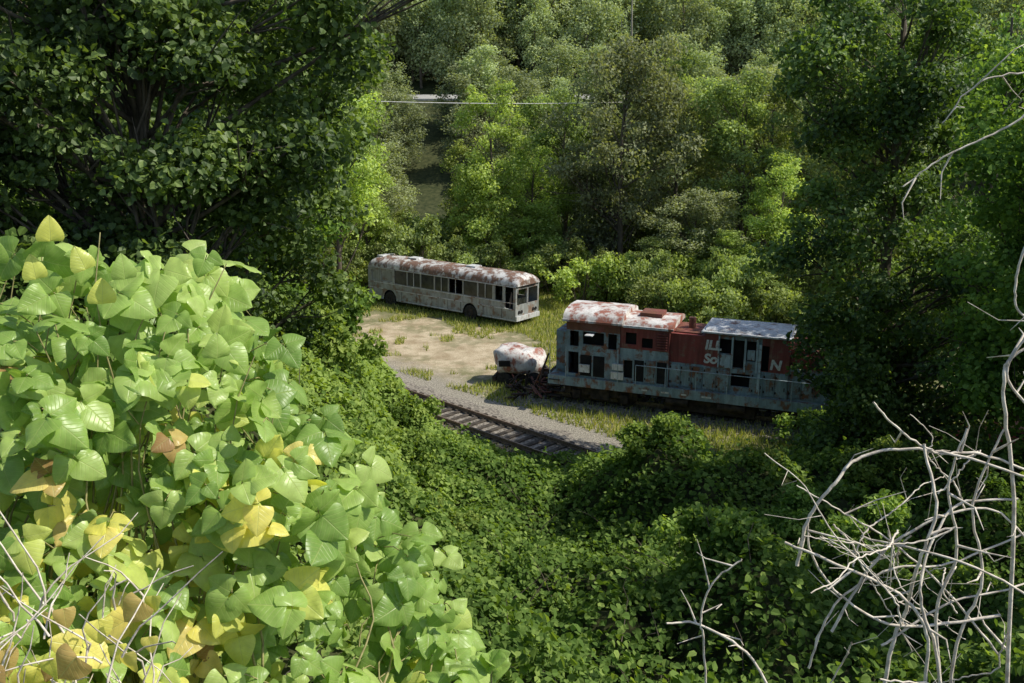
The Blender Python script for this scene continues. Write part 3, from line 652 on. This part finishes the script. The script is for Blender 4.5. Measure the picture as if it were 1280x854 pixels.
# ------------------------------------------------------------------ wrecked truck nose + scrap beside the locomotive
wr=empty('wrecked_truck_cab',(.55,44.9,0),math.radians(-14),(0,math.radians(-5)))
mb=MB(); nu,nv=28,16
V=[]
for i in range(nu):
    for j in range(nv):
        u=i/(nu-1)*2*math.pi; v=(j/(nv-1)-.5)*math.pi
        f=lambda q,e: math.copysign(abs(q)**e,q)
        x=1.25*f(math.cos(v),.5)*f(math.cos(u),.6); y=.95*f(math.cos(v),.5)*f(math.sin(u),.6); z=.66*f(math.sin(v),.65)
        dn=float(vn(x*2+5,y*2+z*3,1.3,40))-.5
        x*=1+.2*dn; z=z*(1+.4*dn)-.18*x*(z>0); V.append((x,y,z+1.2))
F=[(i*nv+j,(i+1)*nv+j,(i+1)*nv+j+1,i*nv+j+1) for i in range(nu-1) for j in range(nv-1)]
mb.add(V,F,0,smooth=True); mb.build('crumpled_shell',[M_roofw],wr)
mb=MB(); mb.box(-.9,-.3,-1.0,-.9,1.1,1.4,0)
mb.box(-1.2,1.3,-.75,-.6,.38,.55,1); mb.box(-1.2,1.3,.5,.65,.38,.55,1); mb.box(-1.3,-1.15,-1.0,1.0,.35,.6,1)
for x in(-.75,.85):
    for y in(-.75,.75): mb.cyl((x,y,.36),(0,1,0),.38,.24,20,2)
mb.build('chassis_and_windows',[M_black,M_under,M_tyre],wr)
mb=MB(); g=random.Random(4)
for i in range(60):
    c=np.array([1.2+g.uniform(-1.3,.9),43.0+g.uniform(-1.4,1.2),g.uniform(.1,.7)]); d=np.array([g.uniform(-1,1),g.uniform(-1,1),g.uniform(-.1,.8)]); d/=np.linalg.norm(d)
    l=g.uniform(.5,1.5); mb.tube([c-d*l*.5,c+d*l*.5],[g.uniform(.02,.07)]*2,4,g.choice([0,0,1]),cap=True)
for i in range(14):
    c=np.array([1.0+g.uniform(-1.2,4),42.2+g.uniform(-.5,.8)-g.uniform(0,.6),.1]); a=g.uniform(0,3); s=g.uniform(.12,.3)
    mb.add([c+np.array([math.cos(a+k*1.57)*s,math.sin(a+k*1.57)*s*.7,g.uniform(-.05,.15)]) for k in range(4)],[(0,1,2,3)],0)
mb.tube([(1.1,41.9,.1),(1.5,42.0,1.6),(1.75,42.1,2.3)],[.05,.05,.05],5,0); mb.tube([(.9,42.6,.1),(1.6,42.0,1.9)],[.045,.045],5,1)
mb.build('scrap_pile',[M_under,M_red2])

# ------------------------------------------------------------------ car at far right
M_car=weathered('dull_red_car_paint',(.3,.04,.04),(.2,.035,.035),.1,.35,1,4)
car=empty('parked_car',(17.2,34.6,.05),math.radians(-25))
mb=MB(); sec=[(0,.35,.75),(.15,.32,.95),(1.0,.3,1.02),(1.35,.3,1.06),(2.0,.3,1.5),(3.2,.3,1.52),(4.0,.3,1.08),(4.4,.33,1.0),(4.5,.38,.7)]
V=[];F=[]
for x,z0,z1 in sec:
    ins=.22 if z1>1.3 else .04; zb=min(z1,.98)
    V+=[(x,.02,z0),(x,0,min(.7,z1)),(x,.05,zb),(x,ins+.02,z1-.03),(x,ins+.2,z1),(x,1.5-ins,z1),(x,1.68-ins,z1-.03),(x,1.65,zb),(x,1.7,min(.7,z1)),(x,1.68,z0)]
n=10
for i in range(len(sec)-1):
    for j in range(n-1): F.append((i*n+j,(i+1)*n+j,(i+1)*n+j+1,i*n+j+1))
mb.add(V,F,0,smooth=False); mb.add(V[:n],[tuple(range(n))]); mb.add(V[-n:],[tuple(range(n))])
mb.box(1.75,2.5,.135,.16,1.06,1.38,1); mb.box(2.6,3.4,.135,.16,1.06,1.38,1)
for x in(.85,3.65):
    for y in(.1,1.6): mb.cyl((x,y,.32),(0,1,0),.32,.2,20,2)
mb.build('body',[M_car,M_glass,M_tyre],car)

# ------------------------------------------------------------------ power line
pl=empty('utility_pole_line')
mb=MB()
for x,y in((-19,62),(21,76)):
    mb.tube([(x,y,-.3),(x,y,15)],[.15,.11],8); mb.box(x-.06,x+.06,y-1,y+1,14.1,14.25)
mb.build('poles',[M_bark],pl)
mb=MB(); t=np.linspace(0,1,24)
mb.tube(np.stack([-19+40*t,62+14*t,14.3-1.6*4*t*(1-t)*.4+0*t],-1),[.025]*24,5)
mb.build('cable',[M_white],pl)

# ------------------------------------------------------------------ foreground kudzu
def close_template(droop,fold,wav):
    ns,nc=9,7; S=np.linspace(0,1,ns); Cc=np.linspace(-1,1,nc); V=[];U=[]
    for s in S:
        w=.56*abs(math.sin(math.pi*min(1,s**.58)))**.66*(1-.14*s) if 0<s<1 else .012
        for c in Cc:
            back=-.14*abs(c)**2*(1-s)*(s>0)
            V.append((s+back,c*w,-droop*s*s+fold*abs(c)*w+wav*math.sin(s*9+c*2.5)*abs(c)-.10*(abs(c)**3)*w*2)); U.append((s,c*w,0))
    F=[(i*nc+j,(i+1)*nc+j,(i+1)*nc+j+1,i*nc+j+1) for i in range(ns-1) for j in range(nc-1)]
    return np.array(V),np.array(F),np.array(U)
TP=[close_template(random.uniform(-.05,.45),random.uniform(-.05,.3),random.uniform(.02,.07)) for _ in range(14)]
def close_leaf(mb,p,tdir,nrm,size,lv,mat=0):
    V,F,U=random.choice(TP); Td=norm(np.array(tdir,float)); N=np.array(nrm,float); N=norm(N-Td*N.dot(Td)); B=np.cross(N,Td)
    wd=random.uniform(.85,1.1)
    P=np.array(p)+size*(V[:,0:1]*Td+V[:,1:2]*B*wd+V[:,2:3]*N)
    mb.add(P,F,mat,lv,U,smooth=True)
topx=[-3.4,-2.2,-1.67,-1.43,-1.20,-.99,-.81,-.63,-.50,-.24,-.1]; topz=[13.2,13.4,13.50,13.55,13.44,13.22,12.92,12.66,12.38,12.06,11.85]
def fore():
    mb=MB(); sunv=np.array([.8,-.2,.65])
    for i in range(1500):
        x=-.16-2.3*random.random()**1.0; zt=float(np.interp(x,topx,topz))+.07*math.sin(x*14)
        if x<-1.75 and random.random()<.5: continue
        f=random.random(); z=zt-.04-f*1.75
        layer=random.random()**1.1*.6
        y=3.05-.42*(zt-z)+layer+.11*math.sin(x*9)+.11*math.sin(z*8+x*4)
        if layer>.3: z-=.08
        if y<1.6: continue
        node=np.array([x,y+.16,z-.1])
        out=norm(np.array([random.uniform(-.5,.9),-random.uniform(.1,1.2),random.uniform(.0,1.0)]))
        hub=node+out*random.uniform(.07,.18)
        mb.tube([node,node*.5+hub*.5+np.array([0,0,.02]),hub],[.0026,.0022,.0018],5,1)
        yel=.0
        if x<-.80 and z<12.95: yel=.30*max(0,min(1,(12.98-z)/.3))*random.random()
        base=random.uniform(.02,.5) if random.random()<.84 else random.uniform(.45,.68)
        if random.random()<yel*2.6: base=random.uniform(.62,.88)
        if random.random()<.008: base=.96
        nrm=norm(sunv*random.uniform(.4,1.2)+np.array([0,-random.uniform(.0,1.1),.25])+np.array([random.gauss(0,.45) for _ in range(3)]))
        sz=random.uniform(.07,.135)
        az=random.uniform(0,6.28)
        t0=norm(np.array([math.cos(az)*.7+.2,-.35+math.sin(az)*.5,-.45+random.uniform(-.3,.5)]))
        t0=norm(t0-nrm*t0.dot(nrm)*.8); side=np.cross(nrm,t0)
        lv=lambda: float(np.clip(base+random.gauss(0,.05),0,1))
        close_leaf(mb,hub+t0*.02,t0,nrm,sz,lv())
        for sg in(-1,1):
            close_leaf(mb,hub+side*sg*.006,norm(t0*.2+side*sg),nrm+np.array([random.gauss(0,.35) for _ in range(3)]),sz*random.uniform(.75,.95),lv())
    for (x,z,l) in((-1.44,13.62,.72),(-1.22,13.50,.42),(-1.34,13.53,.66),(-1.5,13.5,.68),(-.95,13.24,.45),(-1.3,13.42,.7),(-1.62,13.55,.25)):
        close_leaf(mb,(x,2.85,z-.05),(random.uniform(-.3,.3),-.1,1),(.6,-.8,.2),.08,l)
    for i in range(45):
        x=random.uniform(-2.0,-.35); zt=float(np.interp(x,topx,topz)); z1=zt-random.uniform(.0,.5); x0=x+random.uniform(-.5,.3)
        y1=3.1+random.uniform(-.1,.35); P=[]
        for t in np.linspace(0,1,10):
            P.append((x0+(x-x0)*t+.04*math.sin(t*9+i),2.72+(y1-2.72)*t+.03*math.cos(t*7+i)+ .1,11.7+(z1-11.7)*t**.9))
        mb.tube(P,np.linspace(.006,.002,10),6,1)
    for i in range(90):
        x=random.uniform(-1.75,-1.0); y=random.uniform(2.0,2.5); z=random.uniform(12.0,12.6); P=[]; d=np.array([random.gauss(0,.25),random.gauss(0,.15),random.uniform(.2,1)])
        p=np.array([x,y,z]); 
        for t in range(7): P.append(p.copy()); p=p+d*.05; d=d+np.array([random.gauss(0,.25) for _ in range(3)])
        mb.tube(P,np.linspace(.0035,.0015,7),5,2)
    for i in range(55):
        close_leaf(mb,(random.uniform(-1.7,-1.0),random.uniform(2.0,2.4),random.uniform(12.1,12.65)),(random.gauss(0,.5),-.3,-1),(random.gauss(0,.7),-1,.3),random.uniform(.04,.09),random.uniform(.72,1.0))
    mb.build('kudzu_vine_bush',[M_close,M_stem,M_dry])
    mb=MB()
    for k in range(9):
        a=k*.75; close_leaf(mb,(-.07,2.72,12.12+k*.006),(math.cos(a),math.sin(a)*.7,.75),(-math.cos(a)*.4,-.5,1),.075,.3)
    mb.tube([(-.07,2.75,10.5),(-.07,2.72,12.13)],[.005,.003],6,1); mb.build('weed_plant',[M_close,M_stem])
fore()

# ------------------------------------------------------------------ dry vines on the right
def dry():
    mb=MB()
    def spl(pts,r0,r1,wob=.008):
        P=np.array(pts,float); n=len(P); out=[]
        for i in range(n-1):
            p0=P[max(i-1,0)];p1=P[i];p2=P[i+1];p3=P[min(i+2,n-1)]
            for t in np.linspace(0,1,8,endpoint=(i==n-2)):
                out.append(.5*((2*p1)+(-p0+p2)*t+(2*p0-5*p1+4*p2-p3)*t*t+(-p0+3*p1-3*p2+p3)*t**3))
        out=np.array(out); out+=rng.normal(size=out.shape)*wob*.22
        mb.tube(out,np.linspace(r0,r1,len(out)),6,0)
        for i in range(3,len(out)-2,max(3,len(out)//5)):
            if random.random()<.65:
                d=np.array([random.gauss(0,1),random.gauss(0,.6),random.gauss(.2,1)]); d/=np.linalg.norm(d); q=out[i]; l=random.uniform(.05,.22)
                c=np.array([random.gauss(0,.03) for _ in range(3)])
                mb.tube([q,q+d*l*.5+c,q+d*l+c*.5],[r1*.7+.0005,r1*.5,.001],5,0)
    Y=2.85
    S=[([(.98,Y,12.45),(1.0,Y,12.62),(1.08,Y,12.76),(1.20,Y+.05,12.84),(1.42,Y,12.87),(1.72,Y-.1,12.80)],.006,.004),
     ([(1.18,Y,13.04),(1.27,Y,12.95),(1.40,Y,12.87),(1.55,Y,12.86),(1.78,Y,12.78)],.003,.0045),
     ([(.93,Y,12.54),(1.10,Y-.1,12.50),(1.34,Y-.1,12.36),(1.42,Y-.1,12.1),(1.42,Y,11.5)],.004,.006),
     ([(.54,Y,12.23),(.66,Y,12.22),(.82,Y-.1,12.15),(1.0,Y-.1,11.8)],.003,.005),
     ([(.79,Y,12.48),(.69,Y,12.38),(.66,Y,12.25),(.68,Y,12.10),(.72,Y,11.6)],.0025,.004),
     ([(1.36,Y,12.90),(1.38,Y-.1,12.70),(1.34,Y-.1,12.50),(1.37,Y,12.28),(1.33,Y,12.1),(1.3,Y,11.5)],.004,.007),
     ([(1.7,Y,12.70),(1.48,Y,12.66),(1.36,Y-.1,12.42),(1.45,Y-.1,12.15),(1.55,Y-.1,11.6)],.0035,.006),
     ([(1.19,Y,12.56),(1.44,Y-.2,12.57),(1.7,Y-.2,12.43)],.003,.004),
     ([(1.12,Y,12.20),(1.25,Y,12.48),(1.42,Y,12.62),(1.62,Y,12.66),(1.8,Y,12.5)],.005,.003),
     ([(1.0,Y,12.63),(1.03,Y,12.48),(1.15,Y,12.33),(1.35,Y,12.22),(1.7,Y,12.26)],.003,.005),
     ([(1.5,Y,12.95),(1.46,Y,12.75),(1.52,Y,12.5),(1.48,Y,12.25),(1.6,Y,11.6)],.003,.006),
     ([(1.62,Y,12.95),(1.55,Y,12.68),(1.62,Y,12.4),(1.56,Y,12.1),(1.6,Y,11.5)],.003,.006),
     ([(1.3,Y,12.14),(1.5,Y,12.30),(1.72,Y,12.36)],.004,.003),
     ([(.95,Y,12.75),(1.10,Y,12.66),(1.28,Y,12.55),(1.5,Y,12.36),(1.72,Y,12.1)],.002,.004),
     ([(1.05,Y,12.05),(1.12,Y,12.30),(1.3,Y,12.44),(1.5,Y,12.46),(1.75,Y,12.58)],.004,.003),
     ([(1.72,Y,14.30),(1.62,Y,14.16),(1.58,Y,14.05),(1.58,Y,13.9)],.004,.002),
     ([(1.20,Y,13.74),(1.32,Y,13.83),(1.50,Y,13.92),(1.62,Y,14.02),(1.76,Y,14.16)],.0022,.004),
     ([(1.30,Y,13.93),(1.40,Y,14.05),(1.58,Y,14.08),(1.78,Y,14.1)],.0018,.003),
     ([(1.74,Y,13.64),(1.62,Y,13.58),(1.59,Y,13.44),(1.62,Y,13.34),(1.75,Y,13.30)],.0045,.003),
     ([(1.76,Y,13.52),(1.64,Y,13.46),(1.66,Y,13.30),(1.60,Y,13.14),(1.72,Y,13.0)],.003,.004),
     ([(1.76,Y,13.28),(1.62,Y,13.20),(1.60,Y,13.08),(1.70,Y,12.6),(1.8,Y,11.5)],.003,.007)]
    for p,a,b in S: spl(p,a*1.1,b*1.1)
    for i in range(18):
        x=random.uniform(1.05,1.85); z=random.uniform(12.05,12.75); y=Y+random.uniform(-.25,.35); d=np.array([random.gauss(0,1),random.gauss(0,.4),random.gauss(0,1)]); d/=np.linalg.norm(d)
        pts=[]; p=np.array([x,y,z])
        for t in range(6): pts.append(p.copy()); p=p+d*.09; d=d+np.array([random.gauss(0,.35),random.gauss(0,.2),random.gauss(-.12,.3)])
        spl(pts,.0035,.0018)
    mb.build('dry_vine_tangle',[M_dry])
dry()

# ------------------------------------------------------------------ world, sun, camera
az=math.radians(97); el=math.radians(50)
w=bpy.data.worlds.new('World'); scene.world=w; w.use_nodes=True; nt=w.node_tree; bg=nt.nodes['Background']
sk=nt.nodes.new('ShaderNodeTexSky'); sk.sky_type='NISHITA'; sk.sun_disc=False; sk.sun_elevation=el; sk.sun_rotation=az
nt.links.new(sk.outputs[0],bg.inputs[0]); bg.inputs[1].default_value=.15
su=bpy.data.lights.new('sun','SUN'); su.energy=5.0; su.angle=math.radians(.5); su.color=(1,.95,.83)
so=bpy.data.objects.new('sun',su); scene.collection.objects.link(so)
sd=Vector((math.sin(az)*math.cos(el),math.cos(az)*math.cos(el),math.sin(el)))
so.rotation_euler=(-sd).to_track_quat('-Z','Y').to_euler(); so.location=(20,20,60)
cd=bpy.data.cameras.new('camera'); cd.lens=32.3; cd.sensor_width=36; cd.clip_end=2500; cd.clip_start=.05
co=bpy.data.objects.new('camera',cd); scene.collection.objects.link(co); co.location=(0,0,14); co.rotation_euler=(math.radians(90-14.8),0,0)
scene.camera=co
